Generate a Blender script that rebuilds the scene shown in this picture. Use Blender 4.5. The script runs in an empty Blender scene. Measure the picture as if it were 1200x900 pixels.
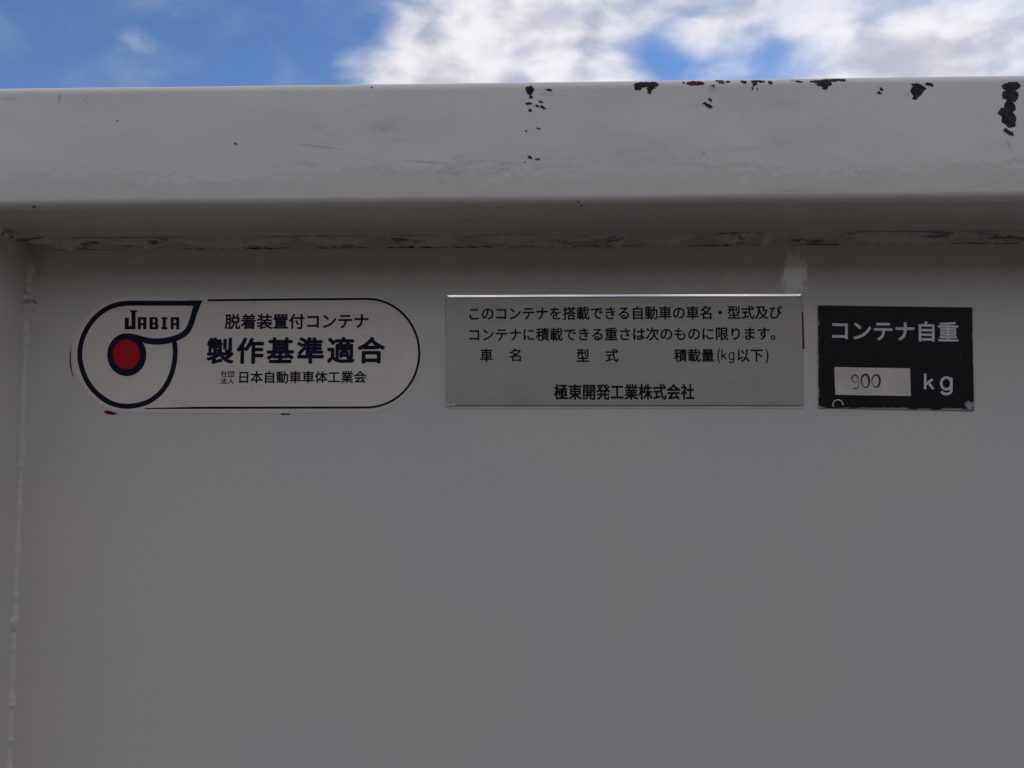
import bpy, bmesh, math, random
from mathutils import Vector, Matrix, noise
R = math.radians
scene = bpy.context.scene
col = scene.collection
random.seed(7)

# ------------------------------------------------------------------ camera
F = 1000.0                      # focal length in units of 1/1200 of the picture width
EYE = Vector((0.0, -0.5, 1.45))
cam_d = bpy.data.cameras.new('camera')
cam_d.sensor_width = 36.0
cam_d.lens = 36.0 * F / 1200.0
cam_d.clip_start = 0.01
cam_d.clip_end = 2000.0
cam = bpy.data.objects.new('camera', cam_d)
col.objects.link(cam)
cam.location = EYE
cam.rotation_euler = (R(94.0), 0.0, R(1.8))
scene.camera = cam
CROT = cam.rotation_euler.to_matrix()

# ------------------------------------------------------------------ light
SUN_EL, SUN_AZ = R(27), R(55)   # azimuth from +Y towards +X: behind the container, to the right
sun_dir = Vector((math.sin(SUN_AZ) * math.cos(SUN_EL), math.cos(SUN_AZ) * math.cos(SUN_EL), math.sin(SUN_EL)))
sun_d = bpy.data.lights.new('sun', 'SUN')
sun_d.energy = 2.0
sun_d.angle = R(0.5)
sun_d.color = (1.0, 0.95, 0.88)
sun = bpy.data.objects.new('sun', sun_d)
col.objects.link(sun)
sun.location = (3, 3, 6)
sun.rotation_euler = sun_dir.to_track_quat('Z', 'Y').to_euler()

vs = scene.view_settings
vs.view_transform = 'Standard'
vs.look = 'None'
vs.gamma = 1.0
vs.use_curve_mapping = False
vs.exposure = 0.90
scene.render.film_transparent = False


def view_dir(px, py):
    """direction in which a point of the sky is seen"""
    return (CROT @ Vector((px - 600.0, 450.0 - py, -F))).normalized()


world = bpy.data.worlds.new('World')
scene.world = world
world.use_nodes = True
wt = world.node_tree
wt.nodes.clear()


def N(t, typ, **kw):
    n = t.nodes.new(typ)
    for k, v in kw.items():
        if k.startswith('i_'):
            key = k[2:]
            key = int(key) if key.isdigit() else key.replace('_', ' ')
            n.inputs[key].default_value = v
        else:
            setattr(n, k, v)
    return n


def math_node(t, op, a, b=None, c=None, clamp=False):
    n = t.nodes.new('ShaderNodeMath')
    n.operation = op
    n.use_clamp = clamp
    for i, v in enumerate((a, b, c)):
        if v is None:
            continue
        if isinstance(v, (int, float)):
            n.inputs[i].default_value = v
        else:
            t.links.new(v, n.inputs[i])
    return n.outputs[0]


def smooth(t, v, lo, hi, a=0.0, b=1.0):
    n = t.nodes.new('ShaderNodeMapRange')
    n.interpolation_type = 'SMOOTHSTEP'
    t.links.new(v, n.inputs['Value'])
    n.inputs['From Min'].default_value = lo
    n.inputs['From Max'].default_value = hi
    n.inputs['To Min'].default_value = a
    n.inputs['To Max'].default_value = b
    return n.outputs['Result']


def mix_col(t, fac, a, b, blend='MIX'):
    n = t.nodes.new('ShaderNodeMix')
    n.data_type = 'RGBA'
    n.blend_type = blend
    ins = {'f': n.inputs[0], 'a': n.inputs[6], 'b': n.inputs[7]}
    for k, v in (('f', fac), ('a', a), ('b', b)):
        if isinstance(v, (int, float)):
            ins[k].default_value = v
        elif isinstance(v, (tuple, list)):
            ins[k].default_value = tuple(v) + ((1.0,) if len(v) == 3 else ())
        else:
            t.links.new(v, ins[k])
    return n.outputs[2]


def blob(t, vec, centre, radii, rot=0.0):
    """distance in units of its radii from an ellipsoid's centre (1 at its rim)"""
    m = t.nodes.new('ShaderNodeMapping')
    m.vector_type = 'TEXTURE'
    m.inputs['Location'].default_value = centre
    m.inputs['Rotation'].default_value = (0, rot, 0)
    m.inputs['Scale'].default_value = radii
    t.links.new(vec, m.inputs['Vector'])
    ln = t.nodes.new('ShaderNodeVectorMath')
    ln.operation = 'LENGTH'
    t.links.new(m.outputs[0], ln.inputs[0])
    return ln.outputs['Value']


sky = N(wt, 'ShaderNodeTexSky', sky_type='NISHITA', sun_disc=False)
sky.sun_elevation = SUN_EL
sky.sun_rotation = SUN_AZ
sky.air_density = 1.0
sky.dust_density = 0.1
sky.ozone_density = 3.0
tc = N(wt, 'ShaderNodeTexCoord')
gen = tc.outputs['Generated']
n1 = N(wt, 'ShaderNodeTexNoise', i_Scale=4.2, i_Detail=9.0, i_Roughness=0.58, i_Distortion=0.25)
mp = N(wt, 'ShaderNodeMapping')
mp.inputs['Scale'].default_value = (1.0, 1.0, 1.9)
mp.inputs['Location'].default_value = (3.1, 0.7, 1.3)
wt.links.new(gen, mp.inputs['Vector'])
wt.links.new(mp.outputs[0], n1.inputs['Vector'])
n2 = N(wt, 'ShaderNodeTexNoise', i_Scale=15.0, i_Detail=5.0, i_Roughness=0.47, i_Distortion=0.25)
wt.links.new(mp.outputs[0], n2.inputs['Vector'])
cloud = math_node(wt, 'MULTIPLY_ADD', n2.outputs['Fac'], 0.40, math_node(wt, 'MULTIPLY', n1.outputs['Fac'], 0.60))
# the banks of cloud and the clear gaps between them
for (px, py, rx, rz, amp) in (
        (600, 62, 0.20, 0.075, 0.13), (700, 15, 0.22, 0.045, 0.06), (480, 88, 0.12, 0.03, 0.10),
        (1130, 75, 0.18, 0.065, 0.17), (980, 10, 0.20, 0.05, -0.03), (165, 42, 0.075, 0.05, 0.17),
        (40, 40, 0.36, 0.25, -0.38), (320, 40, 0.17, 0.17, -0.33), (860, 84, 0.13, 0.05, -0.18),
        (775, 58, 0.06, 0.045, -0.13), (430, 5, 0.11, 0.05, -0.16), (420, 80, 0.07, 0.03, 0.10), (835, 40, 0.07, 0.03, 0.08)):
    d = blob(wt, gen, tuple(view_dir(px, py)), (rx, rx, rz))
    cloud = math_node(wt, 'ADD', cloud, smooth(wt, d, 0.15, 1.0, amp, 0.0))
mask = smooth(wt, cloud, 0.22, 0.67)
shade = smooth(wt, n2.outputs['Fac'], 0.3, 0.65)
ccol = mix_col(wt, shade, (3.0, 2.98, 3.3), (5.1, 4.95, 5.1))
n3 = N(wt, 'ShaderNodeTexNoise', i_Scale=9.0, i_Detail=6.0, i_Roughness=0.55, i_Distortion=0.3)
mp3 = N(wt, 'ShaderNodeMapping')
mp3.inputs['Scale'].default_value = (1.0, 1.0, 1.6)
mp3.inputs['Location'].default_value = (7.3, 2.1, 0.4)
wt.links.new(gen, mp3.inputs['Vector'])
wt.links.new(mp3.outputs[0], n3.inputs['Vector'])
veil = smooth(wt, n3.outputs['Fac'], 0.45, 0.78, 0.0, 0.15)         # thin high wisps everywhere
mask95 = math_node(wt, 'MAXIMUM', math_node(wt, 'MULTIPLY', mask, 0.95), veil)
clear = mix_col(wt, 1.0, sky.outputs[0], (0.49, 0.575, 0.71), 'MULTIPLY')    # a clean, deep blue
skycol = mix_col(wt, mask95, clear, ccol)
bg = N(wt, 'ShaderNodeBackground', i_Strength=0.1)
wt.links.new(skycol, bg.inputs['Color'])
wo = N(wt, 'ShaderNodeOutputWorld')
wt.links.new(bg.outputs[0], wo.inputs['Surface'])


# ------------------------------------------------------------------ measuring
def on_plane(px, py, y0=0.0):
    """where the line of sight of a measured point meets the upright plane y = y0"""
    d = view_dir(px, py)
    p = EYE + d * ((y0 - EYE.y) / d.y)
    return p.x, p.z


# ------------------------------------------------------------------ materials
def new_mat(name):
    m = bpy.data.materials.new(name)
    m.use_nodes = True
    t = m.node_tree
    b = t.nodes['Principled BSDF']
    return m, t, b


def obj_vec(t):
    """world-space metres (all meshes below are built in place or read their own space)"""
    g = t.nodes.new('ShaderNodeTexCoord')
    return g.outputs['Object']


def noise_node(t, vec, scale, detail=4.0, rough=0.55, stretch=None, distortion=0.0, loc=None):
    if stretch or loc:
        m = t.nodes.new('ShaderNodeMapping')
        if stretch:
            m.inputs['Scale'].default_value = stretch
        if loc:
            m.inputs['Location'].default_value = loc
        t.links.new(vec, m.inputs['Vector'])
        vec = m.outputs[0]
    n = N(t, 'ShaderNodeTexNoise', i_Scale=scale, i_Detail=detail, i_Roughness=rough, i_Distortion=distortion)
    t.links.new(vec, n.inputs['Vector'])
    return n.outputs['Fac']


def bump(t, b, height, dist, strength=1.0, prev=None, sock='Normal'):
    n = t.nodes.new('ShaderNodeBump')
    n.inputs['Strength'].default_value = strength
    n.inputs['Distance'].default_value = dist
    t.links.new(height, n.inputs['Height'])
    if prev is not None:
        t.links.new(prev, n.inputs['Normal'])
    if b is not None:
        t.links.new(n.outputs[0], b.inputs[sock])
    return n.outputs[0]


PAINT = (0.72, 0.655, 0.60)
PAINT_D = (0.67, 0.625, 0.585)
RAIL_DEPTH = 0.070


def paint_base(t, v):
    big = noise_node(t, v, 7.0, 3.0, 0.5, loc=(2, 1, 3))
    fine = noise_node(t, v, 260.0, 3.0, 0.6)
    c = mix_col(t, smooth(t, big, 0.3, 0.7), PAINT, PAINT_D)
    return mix_col(t, smooth(t, fine, 0.35, 0.75, 0.0, 0.18), c, (0.58, 0.53, 0.49))


# rail paint: glossy, orange peel, chipped to dark rusty steel along the top
def rail_paint():
    m, t, b = new_mat('rail_paint')
    v = obj_vec(t)
    c = mix_col(t, 0.35, paint_base(t, v), (0.86, 0.82, 0.72))     # paler than the panel paint
    # hand-rubbed grime arcs
    streak = noise_node(t, v, 30.0, 7.0, 0.7, stretch=(0.5, 1.0, 1.9), distortion=1.6)
    patch = noise_node(t, v, 9.0, 2.0, 0.5, stretch=(0.8, 1, 1.5), loc=(5, 0, 2))
    g = math_node(t, 'MULTIPLY', smooth(t, streak, 0.52, 0.74), smooth(t, patch, 0.36, 0.58))
    c = mix_col(t, math_node(t, 'MULTIPLY', g, 0.42), c, (0.25, 0.225, 0.20))
    # dull scuffs, not through to the metal
    sc = None
    for (px, py, a, h, r) in ((70, 115, 2.0, 7, 12), (100, 115, 6, 1.0, -50), (190, 113, 7, 0.9, -18), (12, 116, 13, 1.2, 2),
                              (375, 172, 30, 2.0, 8), (500, 190, 34, 1.8, 5), (835, 104, 6, 6, 0), (640, 110, 10, 3, 5),
                              (1183, 171, 3.2, 8, -18), (1062, 111, 4, 4, 30), (826, 181, 6, 2.2, 35)):
        x, z = on_plane(px, py, -RAIL_DEPTH)
        k = 0.43 / F
        d = blob(t, v, (x, 0, z), (a * k, 1.0, h * k), R(r))
        sc = d if sc is None else math_node(t, 'MINIMUM', sc, d)
    scuff = math_node(t, 'MULTIPLY', smooth(t, sc, 0.3, 1.25, 0.42, 0.0), smooth(t, noise_node(t, v, 600, 3), 0.3, 0.6))
    c = mix_col(t, scuff, c, (0.14, 0.135, 0.14))
    t.links.new(c, b.inputs['Base Color'])
    b.inputs['Roughness'].default_value = 0.42
    b.inputs['Coat Weight'].default_value = 0.9
    b.inputs['Coat Roughness'].default_value = 0.04
    peel = noise_node(t, v, 190.0, 2.0, 0.5)
    dents = noise_node(t, v, 16.0, 2.0, 0.5, stretch=(0.5, 1, 1.2))
    bn = bump(t, None, dents, 0.0014, 0.55)
    bn = bump(t, b, peel, 0.00025, 0.32, prev=bn)
    t.links.new(bn, b.inputs['Coat Normal'])
    return m


def rust_mat(name, lo, hi):
    m, t, b = new_mat(name)
    v = obj_vec(t)
    rn = noise_node(t, v, 420.0, 5.0, 0.7)
    t.links.new(mix_col(t, smooth(t, rn, 0.35, 0.7), lo, hi), b.inputs['Base Color'])
    b.inputs['Roughness'].default_value = 0.75
    b.inputs['Specular IOR Level'].default_value = 0.3
    bump(t, b, rn, 0.0006, 0.9)
    return m


def panel_paint():
    m, t, b = new_mat('panel_paint')
    v = obj_vec(t)
    c = paint_base(t, v)
    # glossy sky reflection painted as a pale patch, and a smaller pale spot
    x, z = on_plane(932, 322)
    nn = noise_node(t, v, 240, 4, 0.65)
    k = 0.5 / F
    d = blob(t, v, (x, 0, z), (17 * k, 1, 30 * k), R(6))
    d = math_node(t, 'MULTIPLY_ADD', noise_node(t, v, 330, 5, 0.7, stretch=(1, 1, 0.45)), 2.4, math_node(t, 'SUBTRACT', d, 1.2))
    glint = smooth(t, d, 0.7, 1.0, 1.0, 0.0)
    x, z = on_plane(858, 324)
    d = blob(t, v, (x, 0, z), (13 * k, 1, 7 * k), R(12))
    d = math_node(t, 'MULTIPLY_ADD', nn, 1.3, math_node(t, 'SUBTRACT', d, 0.65))
    c = mix_col(t, smooth(t, d, 0.5, 1.1, 0.4, 0.0), c, (0.85, 0.76, 0.70))
    # the reflection patch is also glossier than the rest and has its normal tilted slightly upwards
    geo = t.nodes.new('ShaderNodeNewGeometry')
    tilt = t.nodes.new('ShaderNodeCombineXYZ')
    t.links.new(math_node(t, 'MULTIPLY', glint, math_node(t, 'MULTIPLY_ADD', nn, 0.05, 0.022)), tilt.inputs['Z'])
    addv = t.nodes.new('ShaderNodeVectorMath')
    addv.operation = 'ADD'
    t.links.new(geo.outputs['Normal'], addv.inputs[0])
    t.links.new(tilt.outputs[0], addv.inputs[1])
    nrm = t.nodes.new('ShaderNodeVectorMath')
    nrm.operation = 'NORMALIZE'
    t.links.new(addv.outputs[0], nrm.inputs[0])
    t.links.new(nrm.outputs[0], b.inputs['Coat Normal'])
    t.links.new(smooth(t, glint, 0.0, 1.0, 0.25, 1.0), b.inputs['Coat Weight'])
    t.links.new(smooth(t, glint, 0.0, 0.6, 0.3, 0.07), b.inputs['Coat Roughness'])
    # darker in faint streaks towards the rail
    vstreak = noise_node(t, v, 60.0, 4.0, 0.6, stretch=(1.0, 1, 0.12))
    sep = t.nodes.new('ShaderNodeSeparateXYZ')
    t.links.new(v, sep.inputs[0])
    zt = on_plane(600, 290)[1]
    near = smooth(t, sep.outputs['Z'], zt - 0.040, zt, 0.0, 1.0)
    top_dark = math_node(t, 'MULTIPLY', near, smooth(t, vstreak, 0.35, 0.75, 0.16, 0.34))
    c = mix_col(t, top_dark, c, (0.24, 0.215, 0.195))
    c = mix_col(t, math_node(t, 'MULTIPLY', glint, 0.95), c, (0.95, 0.87, 0.82))  # sky reflection put into the base colour
    # specks
    vo = N(t, 'ShaderNodeTexVoronoi', i_Scale=70.0)
    t.links.new(v, vo.inputs['Vector'])
    c = mix_col(t, smooth(t, vo.outputs['Distance'], 0.02, 0.045, 0.35, 0.0), c, (0.2, 0.18, 0.17))
    t.links.new(c, b.inputs['Base Color'])
    b.inputs['Roughness'].default_value = 0.5
    peel = noise_node(t, v, 190.0, 2.0, 0.5)
    wave = noise_node(t, v, 8.0, 2.0, 0.5)
    bn = bump(t, None, wave, 0.004, 0.25)
    bump(t, b, peel, 0.00025, 0.22, prev=bn)
    return m


def weld_paint():
    m, t, b = new_mat('weld_paint')
    v = obj_vec(t)
    c = paint_base(t, v)
    crack = noise_node(t, v, 120.0, 5.0, 0.65, stretch=(0.18, 1.0, 2.0), distortion=0.6)
    spot = noise_node(t, v, 26.0, 3.0, 0.6)
    g = math_node(t, 'MULTIPLY', smooth(t, crack, 0.53, 0.60), smooth(t, spot, 0.38, 0.55))
    c = mix_col(t, math_node(t, 'MULTIPLY', g, 0.75), c, (0.05, 0.042, 0.038))
    t.links.new(c, b.inputs['Base Color'])
    b.inputs['Roughness'].default_value = 0.4
    b.inputs['Coat Weight'].default_value = 0.4
    b.inputs['Coat Roughness'].default_value = 0.08
    h = noise_node(t, v, 300.0, 4.0, 0.6)
    bump(t, b, h, 0.0006, 0.6)
    return m


def simple(name, c, rough=0.5, metal=0.0, spec=0.5, var=0.0, scale=200.0, stretch=None, bump_d=0.0, coat=0.0):
    m, t, b = new_mat(name)
    v = obj_vec(t)
    nn = noise_node(t, v, scale, 4.0, 0.6, stretch=stretch)
    lo = tuple(x * (1 - var) for x in c)
    hi = tuple(min(1, x * (1 + var)) for x in c)
    t.links.new(mix_col(t, smooth(t, nn, 0.3, 0.7), lo, hi), b.inputs['Base Color'])
    b.inputs['Roughness'].default_value = rough
    b.inputs['Metallic'].default_value = metal
    b.inputs['Specular IOR Level'].default_value = spec
    b.inputs['Coat Weight'].default_value = coat
    if bump_d:
        bump(t, b, nn, bump_d, 0.5)
    return m


def vinyl_mat():
    m, t, b = new_mat('sticker_vinyl')
    v = obj_vec(t)
    n = noise_node(t, v, 30, 4, 0.6)
    c = mix_col(t, smooth(t, n, 0.3, 0.7), (0.84, 0.755, 0.665), (0.79, 0.71, 0.62))
    s = noise_node(t, v, 180, 5, 0.7, stretch=(0.15, 1, 1))
    c = mix_col(t, smooth(t, s, 0.55, 0.8, 0.0, 0.35), c, (0.40, 0.37, 0.33))
    vo = N(t, 'ShaderNodeTexVoronoi', i_Scale=95.0)
    t.links.new(v, vo.inputs['Vector'])
    c = mix_col(t, smooth(t, vo.outputs['Distance'], 0.03, 0.055, 0.6, 0.0), c, (0.1, 0.09, 0.08))
    t.links.new(c, b.inputs['Base Color'])
    b.inputs['Roughness'].default_value = 0.38
    bump(t, b, noise_node(t, v, 60, 3), 0.0002, 0.15)
    return m


def plate_steel():
    m, t, b = new_mat('satin_aluminium')
    v = obj_vec(t)
    br = noise_node(t, v, 700, 3, 0.6, stretch=(0.03, 1, 1))
    st = noise_node(t, v, 25, 4, 0.6)
    c = mix_col(t, smooth(t, br, 0.3, 0.7), (0.48, 0.445, 0.395), (0.525, 0.485, 0.43))
    c = mix_col(t, smooth(t, st, 0.45, 0.75, 0.0, 0.35), c, (0.37, 0.345, 0.30))
    t.links.new(c, b.inputs['Base Color'])
    b.inputs['Metallic'].default_value = 0.85
    t.links.new(smooth(t, br, 0.2, 0.8, 0.48, 0.54), b.inputs['Roughness'])
    bump(t, b, br, 0.0001, 0.06)
    return m


def black_plate():
    m, t, b = new_mat('black_plate_paint')
    v = obj_vec(t)
    n = noise_node(t, v, 160, 5, 0.65)
    c = mix_col(t, smooth(t, n, 0.45, 0.8), (0.004, 0.0038, 0.0048), (0.008, 0.0075, 0.009))
    scr = noise_node(t, v, 90, 4, 0.7, stretch=(1.6, 1, 0.35), distortion=1.5)
    c = mix_col(t, smooth(t, scr, 0.66, 0.76, 0.0, 0.4), c, (0.16, 0.15, 0.15))
    # paint worn off along the lower rim (the plate's own space: origin at its centre)
    sep = t.nodes.new('ShaderNodeSeparateXYZ')
    t.links.new(v, sep.inputs[0])
    hh = PLATE_H / 2
    low = smooth(t, sep.outputs['Z'], -hh - 0.0001, -hh + 0.0022, 0.30, 0.0)
    hw = PLATE_W / 2
    side = math_node(t, 'ABSOLUTE', sep.outputs['X'])
    sidew = smooth(t, side, hw - 0.0012, hw + 0.0002, 0.0, 0.22)
    wn = noise_node(t, v, 130, 5, 0.7, stretch=(0.7, 1, 1.4), loc=(0.31, 0.2, 0.12))
    w = math_node(t, 'ADD', math_node(t, 'ADD', wn, low), sidew)
    worn = smooth(t, w, 0.72, 0.78)
    for (dx, dz, rr) in ((hw - 0.0026, -hh + 0.0028, 0.0027),):
        d = blob(t, v, (dx, 0, dz), (rr, 1, rr))
        d = math_node(t, 'MULTIPLY_ADD', noise_node(t, v, 420, 4, 0.7), 3.0, math_node(t, 'SUBTRACT', d, 1.5))
        worn = math_node(t, 'MAXIMUM', worn, smooth(t, d, 0.7, 1.0, 1.0, 0.0))
    c = mix_col(t, math_node(t, 'MULTIPLY', worn, 0.8), c, (0.50, 0.47, 0.46))
    t.links.new(c, b.inputs['Base Color'])
    b.inputs['Roughness'].default_value = 0.42
    b.inputs['Specular IOR Level'].default_value = 0.3
    bump(t, b, n, 0.0002, 0.2)
    return m


# the weight plate, measured: 180 x 119 units, turned a little clockwise
PLATE_C = on_plane(1048.7, 419.3)
_a = on_plane(957.5, 358.5)
_b = on_plane(1137.5, 361.0)
_c = on_plane(960.0, 478.5)
PLATE_W = math.dist(_a, _b)
PLATE_H = math.dist(_a, _c)
PLATE_T = math.atan2(_a[1] - _b[1], _b[0] - _a[0])

M = {}
M['rail'] = rail_paint()
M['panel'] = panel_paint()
M['rust'] = rust_mat('bare_rusted_steel', (0.014, 0.011, 0.012), (0.075, 0.052, 0.050))
M['rust_brown'] = rust_mat('brown_rust', (0.03, 0.012, 0.008), (0.17, 0.04, 0.018))
M['rust_ochre'] = rust_mat('ochre_rust', (0.10, 0.04, 0.015), (0.36, 0.19, 0.07))
M['weld'] = weld_paint()
M['vinyl'] = vinyl_mat()
M['clear'] = simple('vinyl_margin', (0.72, 0.66, 0.60), 0.35, var=0.05, scale=80)
M['navy'] = simple('navy_print', (0.007, 0.008, 0.028), 0.5, spec=0.15, var=0.15)
M['ink'] = simple('black_print', (0.005, 0.005, 0.006), 0.5, spec=0.15, var=0.2)
M['red'] = simple('red_print', (0.52, 0.009, 0.025), 0.5, spec=0.12, var=0.06, scale=90)
M['darkred'] = simple('dark_red_vinyl', (0.15, 0.005, 0.012), 0.5, spec=0.15, var=0.2)
M['steel'] = plate_steel()
M['film'] = simple('adhesive_film', (0.60, 0.56, 0.52), 0.35, var=0.08, scale=60)
M['blackplate'] = black_plate()
M['white'] = simple('white_plate_print', (0.76, 0.71, 0.69), 0.45, var=0.07, scale=300)
M['field'] = simple('bare_plate_field', (0.72, 0.64, 0.58), 0.5, var=0.08, scale=60)
M['pencil'] = simple('faded_marker', (0.03, 0.027, 0.027), 0.6, var=0.5, scale=500)
M['pencil_pale'] = simple('paler_marker', (0.10, 0.088, 0.085), 0.6, var=0.45, scale=500)
M['grime'] = simple('seam_grime', (0.045, 0.036, 0.032), 0.8, spec=0.1, var=0.5, scale=400)
M['lip'] = simple('polished_edge', (0.97, 0.91, 0.81), 0.08, metal=1.0, var=0.05, scale=300)
M['added_bank'] = simple('added_bank_earth', (0.055, 0.055, 0.042), 0.9, spec=0.2, var=0.4, scale=1.5)
M['ground'] = simple('concrete_yard', (0.034, 0.033, 0.031), 0.9, var=0.2, scale=2.0, bump_d=0.01)


# ------------------------------------------------------------------ mesh helpers
def link(name, me, mat, parent=None, smooth_faces=False):
    o = bpy.data.objects.new(name, me)
    col.objects.link(o)
    if mat is not None:
        me.materials.append(mat)
    if parent is not None:
        o.parent = parent
    if smooth_faces:
        for p in me.polygons:
            p.use_smooth = True
    return o


def from_bm(name, bm, mat, parent=None, smooth_faces=False):
    me = bpy.data.meshes.new(name)
    bmesh.ops.recalc_face_normals(bm, faces=bm.faces[:])
    bm.to_mesh(me)
    bm.free()
    return link(name, me, mat, parent, smooth_faces)


def empty(name, loc, label, cat, rot=(0, 0, 0)):
    o = bpy.data.objects.new(name, None)
    col.objects.link(o)
    o.location = loc
    o.rotation_euler = rot
    o.empty_display_size = 0.05
    o['label'] = label
    o['category'] = cat
    return o


def box(name, x0, x1, y0, y1, z0, z1, mat, parent=None, bevel=0.0, seg=2):
    bm = bmesh.new()
    vs_ = [bm.verts.new((x, y, z)) for x in (x0, x1) for y in (y0, y1) for z in (z0, z1)]
    for f in ((0, 1, 3, 2), (4, 6, 7, 5), (0, 4, 5, 1), (2, 3, 7, 6), (0, 2, 6, 4), (1, 5, 7, 3)):
        bm.faces.new([vs_[i] for i in f])
    bmesh.ops.recalc_face_normals(bm, faces=bm.faces[:])
    if bevel:
        bmesh.ops.bevel(bm, geom=bm.edges[:], offset=bevel, segments=seg, affect='EDGES', profile=0.5)
    return from_bm(name, bm, mat, parent, smooth_faces=False)


def slab(name, pts, y_back, y_front, mat, parent=None, bevel=0.0):
    """a sheet with the convex outline pts in x, z, its face towards -y"""
    m_ = len(pts)
    area = sum(pts[i][0] * pts[(i + 1) % m_][1] - pts[(i + 1) % m_][0] * pts[i][1] for i in range(m_))
    sg = 1.0 if area > 0 else -1.0

    def inset(d):
        out = []
        for i in range(m_):
            p, a_, b2 = Vector(pts[i]), Vector(pts[i - 1]), Vector(pts[(i + 1) % m_])
            e1, e2 = (p - a_).normalized(), (b2 - p).normalized()
            n1_, n2_ = Vector((-e1.y, e1.x)) * sg, Vector((-e2.y, e2.x)) * sg
            k_ = n1_ + n2_
            out.append(p + k_ * (d / max(0.3, k_.dot(n1_))))
        return out
    bm = bmesh.new()
    rings = [[bm.verts.new((p[0], y_back, p[1])) for p in pts]]
    steps = 4 if bevel else 0
    for k in range(steps + 1):
        a_ = R(90 * k / steps) if steps else 0.0
        ins = inset(bevel * (1 - math.cos(a_)))
        yy = y_front + bevel * (1 - math.sin(a_))
        rings.append([bm.verts.new((p.x, yy, p.y)) for p in ins])
    for q in range(len(rings) - 1):
        for i in range(m_):
            j = (i + 1) % m_
            bm.faces.new((rings[q][i], rings[q][j], rings[q + 1][j], rings[q + 1][i]))
    bm.faces.new(rings[-1])
    bm.faces.new(rings[0])
    return from_bm(name, bm, mat, parent)


def flat(name, polys, y, mat, parent=None):
    """printed shapes: polygons in x, z lying on one face"""
    me = bpy.data.meshes.new(name)
    vv, ff = [], []
    for p in polys:
        s = len(vv)
        vv += [(x, y, z) for x, z in p]
        ff.append(list(range(s, s + len(p))))
    me.from_pydata(vv, [], ff)
    bm = bmesh.new()
    bm.from_mesh(me)
    for f in bm.faces:
        f.normal_update()
        if f.normal.y > 0:
            f.normal_flip()
    bmesh.ops.triangulate(bm, faces=[f for f in bm.faces if len(f.verts) > 4])
    bm.to_mesh(me)
    bm.free()
    return link(name, me, mat, parent)


def catmull(pts, n=8, closed=False):
    out = []
    m = len(pts)
    rng = range(m if closed else m - 1)
    for i in rng:
        p0 = pts[(i - 1) % m] if closed or i > 0 else pts[i]
        p1, p2 = pts[i], pts[(i + 1) % m]
        p3 = pts[(i + 2) % m] if closed or i + 2 < m else p2
        for k in range(n):
            t = k / n
            out.append(tuple(0.5 * (2 * p1[j] + (p2[j] - p0[j]) * t + (2 * p0[j] - 5 * p1[j] + 4 * p2[j] - p3[j]) * t * t
                                    + (-p0[j] + 3 * p1[j] - 3 * p2[j] + p3[j]) * t ** 3) for j in range(len(p1))))
    if not closed:
        out.append(tuple(pts[-1]))
    return out


def ribbon(pts, w, closed=False):
    """quads of a stroke of width w (a number or a list) along pts"""
    L, Rr = [], []
    m = len(pts)
    for i in range(m):
        a = pts[(i - 1) % m] if closed or i > 0 else pts[i]
        b = pts[(i + 1) % m] if closed or i < m - 1 else pts[i]
        dx, dz = b[0] - a[0], b[1] - a[1]
        ln = math.hypot(dx, dz) or 1e-9
        ww = (w if isinstance(w, (int, float)) else w[i]) / 2
        nx, nz = -dz / ln * ww, dx / ln * ww
        L.append((pts[i][0] + nx, pts[i][1] + nz))
        Rr.append((pts[i][0] - nx, pts[i][1] - nz))
    q = []
    for i in range(m if closed else m - 1):
        j = (i + 1) % m
        q.append([L[i], L[j], Rr[j], Rr[i]])
    return q


def strokes_mesh(name, quads, y, mat, parent):
    """a stroke as one joined mesh (shared vertices)"""
    bm = bmesh.new()
    for q in quads:
        bm.faces.new([bm.verts.new((x, y, z)) for x, z in q])
    bmesh.ops.remove_doubles(bm, verts=bm.verts[:], dist=1e-6)
    for f in bm.faces:
        f.normal_update()
        if f.normal.y > 0:
            f.normal_flip()
    me = bpy.data.meshes.new(name)
    bm.to_mesh(me)
    bm.free()
    return link(name, me, mat, parent)


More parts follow.
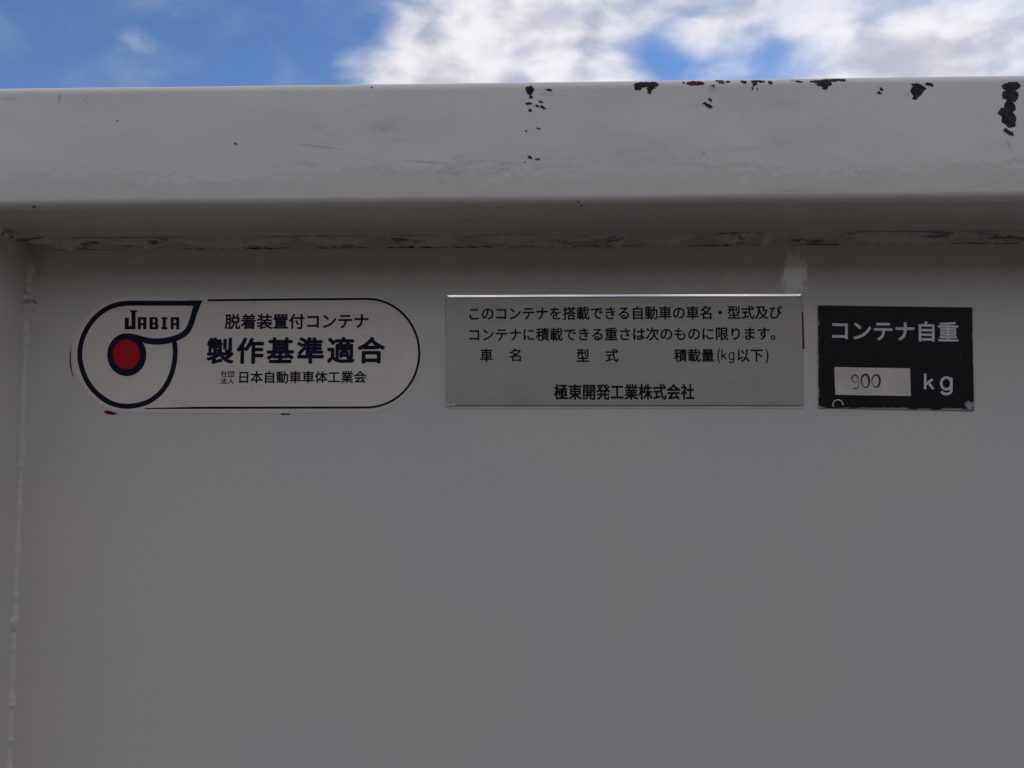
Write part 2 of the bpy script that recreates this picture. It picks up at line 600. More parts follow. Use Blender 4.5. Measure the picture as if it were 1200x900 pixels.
def text_mesh(name, s, box_px, y, mat, parent, bold=0.0, spacing=1.0, local=None):
    """letters fitted into a measured box (px0, py0, px1, py1)"""
    cu = bpy.data.curves.new(name, 'FONT')
    cu.body = s
    cu.size = 1.0
    cu.space_character = spacing
    cu.resolution_u = 5
    cu.fill_mode = 'FRONT'
    tmp = bpy.data.objects.new(name, cu)
    col.objects.link(tmp)
    dg = bpy.context.evaluated_depsgraph_get()
    dg.update()
    src = bpy.data.meshes.new_from_object(tmp.evaluated_get(dg))
    bpy.data.objects.remove(tmp)
    bpy.data.curves.remove(cu)
    co = [(v.co.x, v.co.y) for v in src.vertices]
    fc = [tuple(p.vertices) for p in src.polygons]
    bpy.data.meshes.remove(src)
    px0, py0, px1, py1 = box_px
    cx, cy = (px0 + px1) / 2, (py0 + py1) / 2
    x0, x1 = on_plane(px0, cy)[0], on_plane(px1, cy)[0]
    z0, z1 = on_plane(cx, py1)[1], on_plane(cx, py0)[1]
    xs = [c[0] for c in co]
    ys = [c[1] for c in co]
    bw = bold * (z1 - z0)                       # the pen's extra half width
    sx = (x1 - x0 - 2 * bw) / (max(xs) - min(xs))
    sz = (z1 - z0 - 2 * bw) / (max(ys) - min(ys))
    mx, my = (max(xs) + min(xs)) / 2, (max(ys) + min(ys)) / 2
    ctr = on_plane(cx, cy)
    if local:
        ctr = local(ctr)
    shifts = [(0.0, 0.0)]
    if bold:
        shifts += [(bw * math.cos(R(a)), bw * math.sin(R(a))) for a in range(0, 360, 45)]
    vv, ff = [], []
    for k, (ox, oz) in enumerate(shifts):       # a heavier weight: the same strokes inked a few microns apart
        s0 = len(vv)
        vv += [(ctr[0] + (x - mx) * sx + ox, y - k * 0.000004, ctr[1] + (z - my) * sz + oz) for x, z in co]
        ff += [tuple(i + s0 for i in f) for f in fc]
    me = bpy.data.meshes.new(name)
    me.from_pydata(vv, [], ff)
    return link(name, me, mat, parent)


# ------------------------------------------------------------------ ground
g = box('ground', -60, 60, -60, 60, -0.3, 0.0, M['ground'])
g['kind'] = 'structure'

# unseen bank added behind the camera to block low sky; the rail mirrors it
bm = bmesh.new()
rows = []
for i in range(61):
    x = -45 + 1.5 * i
    c_ = 5.32 + 0.30 * noise.noise(Vector((x * 0.35, 1.0, 0))) + 0.15 * noise.noise(Vector((x * 1.3, 4.0, 0)))
    rows.append([bm.verts.new((x, y + 0.6 * noise.noise(Vector((x * 0.2, y, 2.0))), z)) for y, z in
                 ((-7.5, -0.05), (-9.0, c_ * 0.33), (-11.0, c_ * 0.78), (-12.5, c_ * 0.96), (-14.0, c_), (-22.0, c_ * 0.95), (-40.0, c_ * 0.9))])
for i in range(60):
    for k in range(6):
        bm.faces.new((rows[i][k], rows[i + 1][k], rows[i + 1][k + 1], rows[i][k + 1]))
hl = from_bm('added_bank', bm, M['added_bank'], None, True)
hl['kind'] = 'structure'

# ------------------------------------------------------------------ the container
RAIL_Z0 = on_plane(600, 238.5, -RAIL_DEPTH)[1]
RAIL_Z1 = RAIL_Z0 + 0.0658
POST_X = on_plane(33, 330)[0]
CX0, CX1 = POST_X - 0.075, POST_X + 2.0
DEPTH = 3.2
container = empty('container', (0.6, 1.5, 0.0), 'light grey painted steel container with a chipped top rail and corner post', 'container')
INV = Matrix.Translation(-container.location)


def part(o):
    o.matrix_parent_inverse = INV
    return o


def rail_x(name, x0, x1, y0, y1, z0, z1, rad, mat, parent, nx=1):
    """rounded tube along x"""
    prof = []
    for (cy_, cz_, a0, rr) in ((y0 + rad[0], z0 + rad[0], 180, rad[0]), (y1 - rad[1], z0 + rad[1], 270, rad[1]),
                               (y1 - rad[1], z1 - rad[1], 0, rad[1]), (y0 + rad[2], z1 - rad[2], 90, rad[2])):
        for k in range(13):
            a = R(a0 + 90 * k / 12)
            prof.append((cy_ + rr * math.cos(a), cz_ + rr * math.sin(a)))
    bm = bmesh.new()
    rings = []
    for i in range(nx + 1):
        x = x0 + (x1 - x0) * i / nx
        # the long edges of a used rail are never quite straight
        w = 0.0006 * noise.noise(Vector((x * 5.0, 3.3, 1.1)))
        rings.append([bm.verts.new((x, a, b_ + (w if b_ > (z0 + z1) / 2 else w * 0.4))) for a, b_ in prof])
    n = len(prof)
    for i in range(nx):
        for k in range(n):
            bm.faces.new((rings[i][k], rings[i][(k + 1) % n], rings[i + 1][(k + 1) % n], rings[i + 1][k]))
    bm.faces.new(rings[0])
    bm.faces.new(rings[-1])
    o = from_bm(name, bm, mat, parent)
    for p in o.data.polygons:
        p.use_smooth = len(p.vertices) == 4
    return o


rail = part(rail_x('top_rail', CX0, CX1, -RAIL_DEPTH, 0.004, RAIL_Z0, RAIL_Z1, (0.0046, 0.004, 0.0055), M['rail'], container, nx=160))

# ------------------------------------------------------------------ places where the rail's paint has gone
CHIPS = [   # one row for each patch: (px, py, half width, half height, turn) of the lobes it is made of, on the rail's front face
    [(621, 106, 4.8, 5.4, 10), (622, 113, 2.4, 2.6, 0)], [(643, 105.5, 3.8, 1.8, 8)], [(620, 121.5, 4.0, 1.9, 20)], [(629, 124, 2.6, 1.5, 25)],
    [(636, 125.5, 4.4, 1.7, 25)], [(621, 129, 2.4, 2.2, 0)], [(634, 119.5, 2.8, 0.9, 15)], [(631, 150.5, 2.8, 0.9, 25)], [(616, 154, 1.1, 1.2, 0)],
    [(621, 184.5, 3.2, 1.4, 35)], [(630.5, 186.5, 3.6, 1.1, 20)], [(615, 190, 1.0, 1.0, 0)],
    [(757, 98.6, 15.5, 3.6, 0), (748, 103, 4.0, 3.6, 20), (763, 103, 5.2, 3.6, -10)], [(761, 108, 2.2, 2.2, 0)], [(801, 95.4, 1.5, 1.3, 0)],
    [(844, 93.6, 5.2, 1.3, 5)], [(853.5, 95, 2.6, 1.6, 0)], [(872, 95.4, 3.4, 1.8, 30)], [(889, 94.8, 8.8, 1.8, 0), (884, 98, 2.6, 3.6, 15)], [(903, 97, 2.6, 1.8, 35)],
    [(882, 103.5, 1.0, 2.6, 5)], [(887, 104, 1.0, 2.4, 10)], [(830, 124, 4.8, 2.5, 35)], [(832, 117, 3.6, 1.2, 25)], [(826, 121, 2.3, 1.1, 0)], [(836, 100, 1.9, 0.9, 0)],
    [(937, 94.8, 4.4, 1.7, 12)], [(928.5, 93.4, 1.9, 0.9, 0)], [(970, 94, 21, 2.3, -4), (966, 98, 8.4, 3.8, 0), (967, 102.5, 3.6, 2.6, 0), (986, 93, 6.2, 2.3, -3)],
    [(1033, 104.5, 2.2, 1.9, 30)], [(1030.5, 108.5, 2.9, 1.6, 25)],
    [(1076, 105, 9.2, 6.4, -8), (1072, 114.5, 3.2, 3.0, 20), (1073, 110, 4.6, 4.2, 0), (1071, 99, 4.2, 1.0, 0)], [(1089, 99, 5.2, 2.0, 8)],
    [(1185, 101, 10.6, 5.2, -3), (1184, 112, 9.6, 8.6, 0), (1183, 126, 7.2, 8.2, 8), (1182, 139, 8.6, 7.6, -6), (1174, 131, 3.4, 5.2, 25), (1184, 146, 7.2, 3.4, 15)],
    [(1180, 153.5, 4.6, 2.8, 30), (1184.5, 156.5, 2.8, 2.2, 30)],
    [(138, 141.5, 1.2, 1.1, 0)], [(436, 102, 1.2, 1.1, 0)], [(276, 169, 1.1, 1.0, 0)], [(680, 237, 4.8, 1.0, 25)], [(38, 242, 2.6, 0.9, 10)]]
RUSTY = [[(815, 97.0, 11, 3.2, 0)], [(846, 96.4, 3.8, 1.5, 0)]]
FACE = RAIL_Z0 + 0.0046, RAIL_Z1 - 0.0055


def rail_y(z, lift):
    """front surface of the rail at height z, a lift outwards"""
    if z < FACE[0]:
        d = min(FACE[0] - z, 0.00455)
        return -RAIL_DEPTH + 0.0046 - math.sqrt(0.0046 ** 2 - d * d) - lift
    if z > FACE[1]:
        d = min(z - FACE[1], 0.00545)
        return -RAIL_DEPTH + 0.0055 - math.sqrt(0.0055 ** 2 - d * d) - lift * 1.2
    return -RAIL_DEPTH - lift


def chip(lobes, mat, lift=0.00012):
    k = 0.43 / F
    L = []
    for (px, py, a, h, r) in lobes:
        x, z = on_plane(px, py, -RAIL_DEPTH)
        L.append((x, min(z, RAIL_Z1 - 0.0004), a * k, h * k, math.cos(R(r)), math.sin(R(r))))
    x0 = min(l[0] - max(l[2], l[3]) * 1.4 for l in L)
    x1 = max(l[0] + max(l[2], l[3]) * 1.4 for l in L)
    z0 = min(l[1] - max(l[2], l[3]) * 1.4 for l in L)
    z1 = min(max(l[1] + max(l[2], l[3]) * 1.4 for l in L), RAIL_Z1 - 0.0002)
    st_ = 0.00014 if (x1 - x0) < 0.006 else 0.00020

    def field(x, z):
        q = Vector((x * 430, z * 430, 2.0))
        q2 = Vector((x * 1500, z * 1500, 7.0))
        wx = x + 0.0008 * noise.noise(q) + 0.00048 * noise.noise(q2)
        wz = z + 0.0008 * noise.noise(q + Vector((9, 4, 1))) + 0.00048 * noise.noise(q2 + Vector((3, 8, 5)))
        best = 9.0
        for (cx_, cz_, a, h, c_, s_) in L:
            dx, dz = wx - cx_, wz - cz_
            u_, w_ = (dx * c_ - dz * s_) / a, (dx * s_ + dz * c_) / h
            best = min(best, math.hypot(u_, w_))
        return 1.0 - best
    nx, nz = int((x1 - x0) / st_) + 2, int((z1 - z0) / st_) + 2
    G = [[field(x0 + i * st_, z0 + j * st_) for j in range(nz + 1)] for i in range(nx + 1)]
    bm = bmesh.new()
    cache = {}

    def vert(key, x, z):
        if key not in cache:
            z = min(z, RAIL_Z1 - 0.0002)
            cache[key] = bm.verts.new((x, rail_y(z, lift), z))
        return cache[key]
    for i in range(nx):
        for j in range(nz):
            cs_ = [(i, j), (i + 1, j), (i + 1, j + 1), (i, j + 1)]
            poly = []
            for q in range(4):
                a, b_ = cs_[q], cs_[(q + 1) % 4]
                ga, gb = G[a[0]][a[1]], G[b_[0]][b_[1]]
                if ga > 0:
                    poly.append(vert(a, x0 + a[0] * st_, z0 + a[1] * st_))
                if (ga > 0) != (gb > 0):
                    t_ = ga / (ga - gb)
                    poly.append(vert(tuple(sorted((a, b_))), x0 + (a[0] + (b_[0] - a[0]) * t_) * st_, z0 + (a[1] + (b_[1] - a[1]) * t_) * st_))
            if len(poly) >= 3:
                try:
                    bm.faces.new(poly)
                except ValueError:
                    pass
    me = bpy.data.meshes.new('paint_chip')
    for f in bm.faces:
        f.normal_update()
        if f.normal.y > 0:
            f.normal_flip()
    bm.to_mesh(me)
    bm.free()
    return link('paint_chip', me, mat, rail)


for l in CHIPS:
    chip(l, M['rust'])
chip(RUSTY[0], M['rust_brown'])
chip(RUSTY[1], M['rust_ochre'])

# front sheet: the lower coat stands 0.3 mm proud of the strip under the rail
STEP_Z = on_plane(600, 366)[1]
bm = bmesh.new()
prof = [(0.0, RAIL_Z0 + 0.010), (0.0, STEP_Z + 0.0002), (-0.0003, STEP_Z - 0.0002), (-0.0003, 0.16), (0.0032, 0.16), (0.0032, RAIL_Z0 + 0.010)]
xa, xb = POST_X - 0.01, CX1 - 0.065
A = [bm.verts.new((xa, y, z)) for y, z in prof]
B = [bm.verts.new((xb, y, z)) for y, z in prof]
for k in range(6):
    bm.faces.new((A[k], A[(k + 1) % 6], B[(k + 1) % 6], B[k]))
bm.faces.new(A)
bm.faces.new(B)
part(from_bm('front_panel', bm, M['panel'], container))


def post(x0, x1):
    """corner post standing under the rail, inner edge rounded"""
    prof2 = []
    r_ = 0.008
    for (cx_, cy_, a0) in ((x0 + r_, -RAIL_DEPTH + 0.001 + r_, 180), (x1 - r_, -RAIL_DEPTH + 0.001 + r_, 270), (x1 - r_, 0.003 - 0.0, 0), (x0 + r_, 0.003, 90)):
        rr = r_ if a0 in (180, 270) else 0.0
        for k in range(9 if rr else 1):
            a = R(a0 + 90 * k / 8)
            prof2.append((cx_ + (rr * math.cos(a) if rr else (r_ if a0 == 0 else -r_)), cy_ + rr * math.sin(a)))
    bm_ = bmesh.new()
    lo = [bm_.verts.new((x, y, 0.02)) for x, y in prof2]
    hi = [bm_.verts.new((x, y, RAIL_Z0 + 0.003)) for x, y in prof2]
    n_ = len(prof2)
    for k in range(n_):
        bm_.faces.new((lo[k], lo[(k + 1) % n_], hi[(k + 1) % n_], hi[k]))
    bm_.faces.new(lo)
    bm_.faces.new(hi)
    o = part(from_bm('corner_post', bm_, M['panel'], container))
    return o


post(CX0 + 0.001, POST_X)
post(CX1 - 0.076, CX1 - 0.001)
part(box('bottom_rail', CX0 + 0.08, CX1 - 0.08, -0.068, 0.002, 0.02, 0.165, M['panel'], container, 0.006))
part(box('side_panel', CX0 + 0.030, CX0 + 0.034, 0.0035, DEPTH - 0.004, 0.10, RAIL_Z1 - 0.03, M['panel'], container))
part(box('side_panel', CX1 - 0.034, CX1 - 0.030, 0.0035, DEPTH - 0.004, 0.10, RAIL_Z1 - 0.03, M['panel'], container))
part(box('side_rail', CX0, CX0 + 0.06, 0.005, DEPTH, RAIL_Z0 + 0.001, RAIL_Z1 - 0.001, M['panel'], container, 0.004))
part(box('side_rail', CX1 - 0.06, CX1, 0.005, DEPTH, RAIL_Z0 + 0.001, RAIL_Z1 - 0.001, M['panel'], container, 0.004))
part(box('rear_panel', CX0 + 0.036, CX1 - 0.036, DEPTH - 0.010, DEPTH - 0.005, 0.1, RAIL_Z1 - 0.032, M['panel'], container))
part(box('floor_plate', CX0 + 0.036, CX1 - 0.036, 0.0045, DEPTH - 0.011, 0.0, 0.12, M['panel'], container))


def bead(p0, p1, rad, nrm, seed, wob=0.25, name='weld_bead', ring=16, taper=True, mat='weld'):
    """a lumpy run of weld from p0 to p1"""
    p0, p1 = Vector(p0), Vector(p1)
    ax = p1 - p0
    L = ax.length
    ax.normalize()
    u = Vector(nrm).normalized()
    w = ax.cross(u).normalized()
    n_ = max(6, int(L / 0.0011))
    bm_ = bmesh.new()
    rings = []
    ph = random.random() * 6
    for i in range(n_ + 1):
        s = i / n_
        d = s * L
        e = min(1.0, min(d, L - d) / min(rad * 2.6, L * 0.45)) if taper else 1.0
        e = 0.55 + 0.45 * e * e * (3 - 2 * e) if taper else 1.0
        rip = 1 + 0.05 * abs(math.sin(d / 0.0024 + ph)) + wob * noise.noise(Vector((d * 75, seed, 0))) + wob * 0.7 * noise.noise(Vector((d * 260, seed, 4)))
        off = u * (0.0009 * noise.noise(Vector((d * 55, seed, 9)))) + w * (0.0010 * noise.noise(Vector((d * 45, seed, 17))))
        rg = []
        for k in range(ring):
            a = 2 * math.pi * k / ring
            j = 1 + 0.16 * noise.noise(Vector((d * 330, math.cos(a) * 1.6 + seed, math.sin(a) * 1.6)))
            rg.append(bm_.verts.new(p0 + ax * d + off + (u * math.cos(a) + w * math.sin(a)) * rad * e * rip * j))
        rings.append(rg)
    for i in range(n_):
        for k in range(ring):
            bm_.faces.new((rings[i][k], rings[i][(k + 1) % ring], rings[i + 1][(k + 1) % ring], rings[i + 1][k]))
    bm_.faces.new(rings[0])
    bm_.faces.new(rings[-1])
    return part(from_bm(name, bm_, M[mat], container, True))


# seam between rail and sheet: runs of weld with gaps and overlapping stops
zs = RAIL_Z0 - 0.0005
runs = [(40, 122, 3.4), (118, 210, 2.6), (205, 345, 3.0), (350, 440, 2.7), (452, 556, 3.4), (552, 716, 2.6), (705, 738, 3.9),
        (734, 820, 3.0), (822, 900, 3.5), (884, 908, 4.4), (905, 988, 3.1), (985, 1130, 3.6), (1126, 1260, 3.2)]
for i, (a, b_, r_) in enumerate(runs):
    x0 = on_plane(a, 286)[0]
    x1 = on_plane(b_, 286)[0]
    bead((x0, 0.0034, zs + 0.0022), (x1, 0.0034, zs + 0.0022), 0.0062 + r_ * 0.0007, (0, -1, -1), i * 3.7 + 1, 0.09)
bead((on_plane(1256, 286)[0], 0.0034, zs + 0.0022), (CX1 - 0.075, 0.0034, zs + 0.0022), 0.0084, (0, -1, -1), 77.0)
# post to sheet: one long flat run, thicker where it was started again
zt_, zb_ = on_plane(30, 300)[1], on_plane(30, 1000)[1]
bead((POST_X - 0.0022, 0.0026, zb_), (POST_X - 0.0022, 0.0026, zt_), 0.0049, (1, -1, 0), 50.0, 0.08, taper=False, mat='panel')
for i, (a, b_, r_) in enumerate(((298, 345, 6.3), (322, 380, 6.9), (366, 424, 6.1), (712, 748, 5.6), (736, 810, 5.2), (796, 842, 5.5))):
    bead((POST_X - 0.0022, 0.0026, on_plane(30, b_)[1]), (POST_X - 0.0022, 0.0026, on_plane(30, a)[1]), r_ * 0.001, (1, -1, 0), 55 + i * 2.3, 0.2 if i < 3 else 0.12, mat='weld' if i < 2 else 'panel')
# post to rail, and the lump in the corner
bead((POST_X - 0.0016, -0.064, zs + 0.0016), (POST_X - 0.0016, -0.002, zs + 0.0016), 0.0052, (1, 0, -1), 91.0, 0.15)
bead((POST_X - 0.001, -0.010, zs + 0.001), (POST_X + 0.020, 0.0016, zs + 0.0010), 0.0046, (0, -1, -1), 96.0, 0.15)

# dirt caught in the two edges of the seam
def grime(y_of, z_of, vertical_face, segs, seed):
    for q, (a, b_, w) in enumerate(segs):
        x0, x1 = on_plane(a, 286)[0], on_plane(b_, 286)[0]
        n_ = max(6, int((x1 - x0) / 0.0008))
        bm_ = bmesh.new()
        prev = None
        for i in range(n_ + 1):
            t_ = i / n_
            x = x0 + (x1 - x0) * t_
            m_ = 0.0006 * noise.noise(Vector((x * 90, seed, q))) + 0.0003 * noise.noise(Vector((x * 400, seed, q)))
            h_ = w * 0.001 * math.sin(math.pi * min(1, max(0, t_))) ** 0.5 * max(0.12, 0.55 + 0.9 * noise.noise(Vector((x * 220, seed + 5, q)))) * 0.5
            if vertical_face:
                cur = (bm_.verts.new((x, y_of, z_of + m_ + h_)), bm_.verts.new((x, y_of, z_of + m_ - h_)))
            else:
                cur = (bm_.verts.new((x, y_of + m_ + h_, z_of)), bm_.verts.new((x, y_of + m_ - h_, z_of)))
            if prev:
                bm_.faces.new((prev[0], cur[0], cur[1], prev[1]))
            prev = cur
        me_ = bpy.data.meshes.new('grime_line')
        bm_.to_mesh(me_)
        bm_.free()
        part(link('grime_line', me_, M['grime'], container))


grime(-0.00006, zs - 0.0056, True, ((60, 150, 0.5), (210, 344, 1.1), (365, 440, 0.9), (453, 520, 1.4), (520, 600, 0.9), (590, 760, 0.7), (800, 905, 0.9), (925, 990, 1.1), (1000, 1100, 0.6), (1110, 1200, 0.9)), 3.0)
grime(-0.0052, RAIL_Z0 - 0.00006, False, ((80, 230, 1.4), (300, 430, 2.0), (460, 515, 1.8), (555, 700, 1.2), (740, 800, 1.2), (820, 900, 1.6), (990, 1090, 1.2), (1120, 1195, 1.6)), 8.0)

# ------------------------------------------------------------------ certification sticker
Y0 = -0.0003                    # face of the lower coat of paint
sx, sz = on_plane(292, 415)
st = empty('certification_sticker', (sx, Y0, sz), 'cream rounded sticker with a navy curl logo and red dot on the container wall', 'sticker')


def spart(o):
    o.matrix_parent_inverse = Matrix.Translation(-st.location)
    return o


def stadium(x0, y0, x1, y1, n=24, sq=1.0):
    """round-ended outline in measured units, turned into x, z"""
    r_ = (y1 - y0) / 2
    cy_ = (y0 + y1) / 2
    rx = r_ * sq
    out = []
    for k in range(n + 1):
        a = R(90 + 180 * k / n)
        out.append(on_plane(x0 + rx + rx * math.cos(a), cy_ - r_ * math.sin(a)))
    for k in range(n + 1):
        a = R(-90 + 180 * k / n)
        out.append(on_plane(x1 - rx + rx * math.cos(a), cy_ - r_ * math.sin(a)))
    return out


back = stadium(83, 346, 495.5, 485)
spart(slab('margin', back, -0.0001, Y0 - 0.00022, M['clear'], st, 0.00008))
spart(slab('face', stadium(86, 348.2, 492.5, 482.8), Y0 - 0.0002, Y0 - 0.00030, M['vinyl'], st))
YP = Y0 - 0.00036


def cs(p):          # enlarged measuring frame of the logo
    return on_plane(70 + p[0] / 5.4545, 330 + p[1] / 5.4545)


PX = 0.5 / F * 1.0
curl = catmull([(735, 384), (741, 440), (735, 520), (708, 615), (652, 705), (575, 765), (490, 792), (410, 796), (330, 776), (255, 728), (192, 658), (152, 575), (132, 480),
                (144, 380), (185, 290), (245, 217), (320, 166), (400, 143), (470, 139), (540, 139)], 7) + [(700, 139), (800, 139), (850, 139)]
spart(strokes_mesh('logo_outline', ribbon([cs(p) for p in curl], 33 / 5.4545 * PX), YP, M['navy'], st))
tail_out = catmull([(916, 121), (893, 172), (876, 220), (862, 268), (840, 316), (806, 352), (757, 378), (700, 396), (640, 404), (590, 402), (546, 396)], 6)
tail_in = catmull([(858, 156), (846, 190), (834, 236), (818, 280), (794, 314), (750, 340), (690, 357), (620, 364), (560, 357), (500, 341), (450, 331)], 6)
quads = []
for i in range(len(tail_out) - 1):
    quads.append([cs(tail_out[i]), cs(tail_out[i + 1]), cs(tail_in[i + 1]), cs(tail_in[i])])
quads.append([cs((820, 121.5)), cs((916, 121)), cs((858, 156)), cs((820, 156.5))])
spart(strokes_mesh('logo_tail', quads, YP - 0.00003, M['navy'], st))


def ell(cx_, cy_, rx, ry, n=48):
    return [cs((cx_ + rx * math.cos(2 * math.pi * k / n), cy_ + ry * math.sin(2 * math.pi * k / n))) for k in range(n)]


spart(flat('logo_ring', [ell(432, 468, 125, 137)], YP - 0.00006, M['navy'], st))
spart(flat('logo_dot', [ell(430, 466, 87, 96)], YP - 0.00009, M['red'], st))


def rects(rs):
    return [[cs((a, b_)), cs((c_, b_)), cs((c_, d_)), cs((a, d_))] for a, b_, c_, d_ in rs]


letters = [(452, 184, 498, 197), (462, 197, 488, 284), (419, 284, 488, 306), (419, 232, 445, 284),
           (502, 228, 557, 244), (502, 244, 522, 306), (537, 244, 557, 306), (522, 266, 537, 280),
           (577, 228, 628, 243), (577, 243, 598, 292), (577, 292, 632, 306), (612, 243, 631, 262), (598, 262, 628, 274), (612, 274, 633, 292),
           (652, 228, 692, 241), (661, 241, 682, 292), (652, 292, 692, 306),
           (712, 228, 766, 244), (712, 244, 731, 306), (747, 244, 767, 306), (731, 266, 747, 280)]
spart(flat('logo_lettering', rects(letters), YP - 0.00003, M['ink'], st))
# thin frame line
line = [(244, 352.0), (300, 351.6), (380, 350.8), (430, 350.5)]
arc = []
for k in range(25):
    a = R(90 - 180 * k / 24)
    arc.append((430 + 61.5 * math.cos(a), 414.0 - 63.6 * math.sin(a)))
fr = line + arc + [(380, 477.7), (300, 477.8), (230, 478.0), (170, 478.8)]
wd = [2.6 * PX] * (len(fr) - 1) + [1.2 * PX]
spart(strokes_mesh('frame_line', ribbon([on_plane(*p) for p in fr], wd), YP, M['navy'], st))
spart(text_mesh('lettering', '脱着装置付コンテナ', (263.5, 367.5, 432, 385.8), YP, M['navy'], st, 0.026))
spart(text_mesh('lettering', '製作基準適合', (242.2, 395, 451.2, 426.6), YP, M['navy'], st, 0.033, 1.17))
spart(text_mesh('lettering', '日本自動車車体工業会', (280.7, 434.8, 429.4, 449.2), YP, M['navy'], st, 0.024))
spart(text_mesh('lettering', '社団', (259, 434.6, 275, 442.0), YP, M['navy'], st, 0.02))
spart(text_mesh('lettering', '法人', (258.5, 442.8, 275, 450.2), YP, M['navy'], st, 0.02))
# old red paint showing at the lower rim
rp = [(124, 481.2), (130, 481.6), (134, 483.4), (139, 484.6), (133, 486.2), (127, 485.4), (122, 483)]
ro = spart(flat('red_smear', [[on_plane(*p) for p in rp]], Y0 - 0.00040, M['darkred'], st))
rp = [(330, 484.4), (340, 484.6), (340, 486.0), (329, 485.9)]
spart(flat('dirt_nick', [[on_plane(*p) for p in rp]], Y0 - 0.00040, M['ink'], st))
gl = [(84.2, 405), (83.2, 414), (83.0, 424), (84.0, 432), (86.0, 441)]
spart(strokes_mesh('lifted_edge', ribbon([on_plane(*p) for p in catmull(gl, 4)], [PX * w for w in [0.5] * 4 + [1.4] * 8 + [0.9] * 5]), Y0 - 0.00041, M['ink'], st))

# ------------------------------------------------------------------ aluminium name plate
nx_, nz_ = on_plane(732, 412)
pl = empty('name_plate', (nx_, Y0, nz_), 'wide satin aluminium plate printed with rows of black Japanese text, on the container wall', 'plate')


def ppart(o):
    o.matrix_parent_inverse = Matrix.Translation(-pl.location)
    return o


YF = Y0 - 0.0011


def rounded(pts, r_, n=4):
    """round the corners of an outline in measured units"""
    out = []
    m_ = len(pts)
    for i in range(m_):
        p, a, b_ = Vector(pts[i]), Vector(pts[i - 1]), Vector(pts[(i + 1) % m_])
        u_, w_ = (a - p).normalized(), (b_ - p).normalized()
        for k in range(n + 1):
            t_ = k / n
            out.append(tuple((p + u_ * r_ * (1 - t_) ** 2 + w_ * r_ * t_ ** 2)))
    return out


ppart(slab('adhesive_sheet', [on_plane(*p) for p in ((522.0, 352), (522.2, 479.2), (942.2, 479.0), (941.4, 352))], -0.0001, Y0 - 0.0003, M['film'], pl, 0.0001))
ppart(slab('plate_face', [on_plane(*p) for p in rounded([(523.2, 346.8), (522.6, 475.6), (941.2, 475.4), (938.6, 345.4)], 3.2, 5)],
           Y0 - 0.0002, YF, M['steel'], pl, 0.0005))
flap = [(522.6, 471.2), (525.5, 473.0), (530.0, 473.4), (533.0, 471.8), (534.4, 474.4), (533.0, 475.8), (523.0, 475.9)]
ppart(flat('torn_corner', [[on_plane(*p) for p in flap]], YF - 0.00004, M['film'], pl))
bm = bmesh.new()              # rolled upper edge
prev = None
for (px, pa) in ((524.6, 0.35), (526.0, 0.9), (530.0, 1.0), (640.0, 0.95), (732.0, 0.9), (850.0, 0.95), (930.0, 1.0), (936.0, 0.9), (937.6, 0.35)):
    yt_ = 346.8 - 1.4 * (px - 523.2) / 415.4
    cur = []
    for k in range(6):
        a = k / 5
        xx, zz = on_plane(px, yt_ - 0.4 + 4.0 * pa * a)
        cur.append(bm.verts.new((xx, YF - 0.00022 - 0.000118 * a - 0.000012 * math.sin(a * math.pi) + (0.00030 if k == 5 else 0.0), zz)))
    if prev:
        for k in range(5):
            bm.faces.new((prev[k], cur[k], cur[k + 1], prev[k + 1]))
    prev = cur
ppart(from_bm('rolled_edge', bm, M['lip'], pl, True))
YT = YF - 0.00004
ppart(text_mesh('lettering', 'このコンテナを搭載できる自動車の車名・型式及び', (549.2, 359.2, 915, 375.2), YT, M['ink'], pl, 0.022))
ppart(text_mesh('lettering', 'コンテナに積載できる重さは次のものに限ります。', (549.2, 384, 907, 399.8), YT, M['ink'], pl, 0.022))
ppart(text_mesh('lettering', '車', (563, 408.6, 577.6, 424.4), YT, M['ink'], pl, 0.022))
ppart(text_mesh('lettering', '名', (596.8, 408.8, 610.6, 424.0), YT, M['ink'], pl, 0.022))
ppart(text_mesh('lettering', '型', (675.4, 409.0, 690.4, 424.4), YT, M['ink'], pl, 0.022))
ppart(text_mesh('lettering', '式', (709.4, 409.0, 724.4, 424.6), YT, M['ink'], pl, 0.022))
ppart(text_mesh('lettering', '積載量', (789, 409.0, 836.4, 424.6), YT, M['ink'], pl, 0.022))
ppart(text_mesh('lettering', '(', (839.8, 408.6, 843.4, 426.2), YT, M['ink'], pl, 0.014))
ppart(text_mesh('lettering', '以下', (863.2, 409.4, 893.6, 424.6), YT, M['ink'], pl, 0.022))
ppart(text_mesh('lettering', ')', (896.2, 408.6, 899.9, 426.2), YT, M['ink'], pl, 0.014))
ppart(text_mesh('lettering', '極東開発工業株式会社', (649, 450, 813.3, 468.8), YT, M['ink'], pl, 0.026))
ppart(flat('red_sliver', [[on_plane(*p) for p in ((938.5, 366), (940.9, 366), (941.6, 388), (942.4, 409), (939, 409.5))]], Y0 - 0.00045, M['darkred'], pl))

# ------------------------------------------------------------------ black weight plate
wp = empty('weight_plate', (PLATE_C[0], Y0, PLATE_C[1]), 'small black plate with white lettering and a handwritten weight on the container wall', 'plate', (0, PLATE_T, 0))
ct, sn = math.cos(PLATE_T), math.sin(PLATE_T)


def loc(p):
    """from the wall's x, z into the turned plate's own"""
    dx, dz = p[0] - PLATE_C[0], p[1] - PLATE_C[1]
    return (dx * ct - dz * sn, dx * sn + dz * ct)


def lp(px, py):
    return loc(on_plane(px, py))


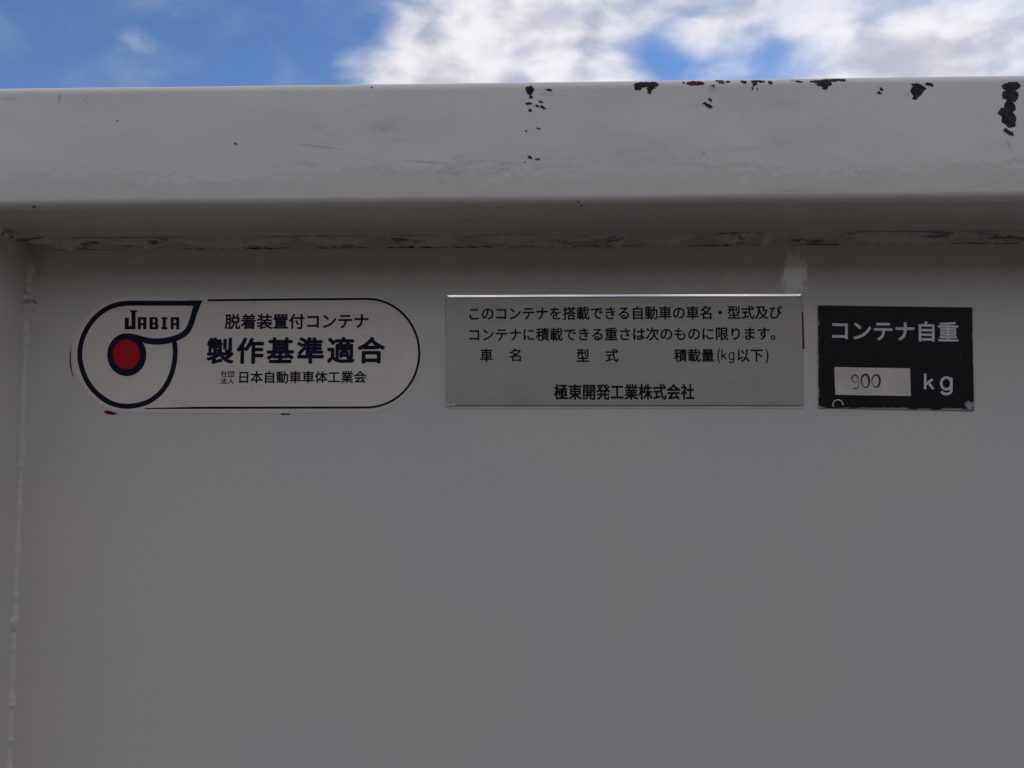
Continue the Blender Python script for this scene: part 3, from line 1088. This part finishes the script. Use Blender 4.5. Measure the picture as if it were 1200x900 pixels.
hw, hh = PLATE_W / 2, PLATE_H / 2
slab('plate_face', [(-hw, hh), (-hw, -hh), (hw, -hh), (hw, hh)], 0.0002, -0.0010, M['blackplate'], wp, 0.00025)
YB = -0.00104
text_mesh('lettering', 'コンテナ自重', (974, 376.3, 1121.5, 400.3), YB, M['white'], wp, 0.022, 1.0, loc)


def letter_kg(name, ch, box_px, w, y, mat, parent, fin):
    """round-ended plain k and one-storey g as pen strokes in a measured box"""
    x0, y0, x1, y1 = box_px
    hw_ = w / 2

    def q(u_, t_):
        return fin(x0 + hw_ + (x1 - x0 - w) * u_, y0 + hw_ + (y1 - y0 - w) * t_)
    if ch == 'k':
        lines = [[(0, 0), (0, 0.5), (0, 1)], [(0.92, 0.36), (0.45, 0.54), (0.06, 0.70)], [(0.36, 0.58), (0.7, 0.8), (1.0, 1.0)]]
    else:
        bowl = [(0.5 + 0.5 * math.cos(R(a_)), 0.36 + 0.36 * math.sin(R(a_))) for a_ in range(0, 360, 15)]
        lines = [bowl, [(1, 0.0), (1, 0.4), (1, 0.72), (0.93, 0.90), (0.70, 0.99), (0.42, 1.0), (0.16, 0.95), (0.03, 0.84)]]
    vv, ff = [], []
    for k_, ln in enumerate(lines):
        closed = ch == 'g' and k_ == 0
        pts_ = ln if (closed or ch == 'k') else catmull(ln, 5)
        for quad in ribbon([q(*p_) for p_ in pts_], w * PX, closed):
            s0 = len(vv)
            vv += [(a_, y - k_ * 0.000005, b2) for a_, b2 in quad]
            ff.append((s0, s0 + 1, s0 + 2, s0 + 3))
    me_ = bpy.data.meshes.new(name)
    me_.from_pydata(vv, [], ff)
    return link(name, me_, mat, parent)


letter_kg('lettering', 'k', (1081.5, 436.6, 1094, 457.6), 2.9, YB, M['white'], wp, lp)
letter_kg('lettering', 'g', (1100.2, 441.2, 1115, 463.2), 2.9, YB, M['white'], wp, lp)
ppart(letter_kg('lettering', 'k', (844.6, 409.2, 851.2, 422.6), 1.5, YT, M['ink'], pl, on_plane))
ppart(letter_kg('lettering', 'g', (853.0, 412.6, 860.2, 426.0), 1.5, YT, M['ink'], pl, on_plane))
fld = [lp(976.8, 430.6), lp(978.0, 462.6), lp(1066.2, 464.0), lp(1065.2, 432.0)]
flat('weight_field', [fld], YB, M['field'], wp)
# rim line round the field
rim = [lp(977.4, 431.2), lp(978.6, 462.0), lp(1065.6, 463.4), lp(1064.6, 432.6)]
strokes_mesh('field_border', ribbon(rim, 1.6 * PX, True), YB - 0.00003, M['white'], wp)


def digit(px_pts, w, mat, closed=False):
    pts = catmull(px_pts, 6, closed)
    ww = [PX * (w[0] + (w[1] - w[0]) * (0.5 + 0.5 * math.sin(2 * math.pi * (i / len(pts)) + w[2]))) for i in range(len(pts))]
    return strokes_mesh('handwritten_digit', ribbon([lp(*p) for p in pts], ww, closed), YB - 0.00005, mat, wp)


digit([(1004.6, 445.0), (1003.8, 441.6), (1001.0, 439.8), (998.0, 441.4), (997.2, 444.6), (998.6, 447.4), (1001.6, 448.0), (1004.4, 446.4), (1005.2, 449.5), (1004.4, 453.6), (1001.8, 455.8), (998.8, 455.0)], (0.8, 2.0, 0.5), M['pencil_pale'])
digit([(1013.0, 439.0), (1009.2, 442.0), (1008.6, 447.5), (1010.2, 452.6), (1013.6, 454.4), (1016.6, 451.8), (1017.4, 446.5), (1016.2, 441.2)], (1.2, 2.7, 2.2), M['pencil'], True)
digit([(1023.6, 453.0), (1021.2, 450.0), (1020.8, 445.0), (1023.2, 440.6), (1026.6, 439.6), (1029.2, 442.4), (1030.0, 447.0), (1028.6, 452.0), (1026.0, 453.8), (1022.6, 453.6)], (0.9, 2.5, 4.2), M['pencil'])
# scratched half ring by the lower rim
ring_pts = catmull([(975.6, 476.8), (975.4, 472.6), (978.0, 469.4), (982.0, 468.6), (985.2, 470.6), (987.4, 475.0)], 5)
strokes_mesh('scratch', ribbon([lp(*p) for p in ring_pts], [PX * (0.35 + 1.3 * abs(math.sin(i * 0.9))) for i in range(len(ring_pts))]), YB - 0.00002, M['white'], wp)
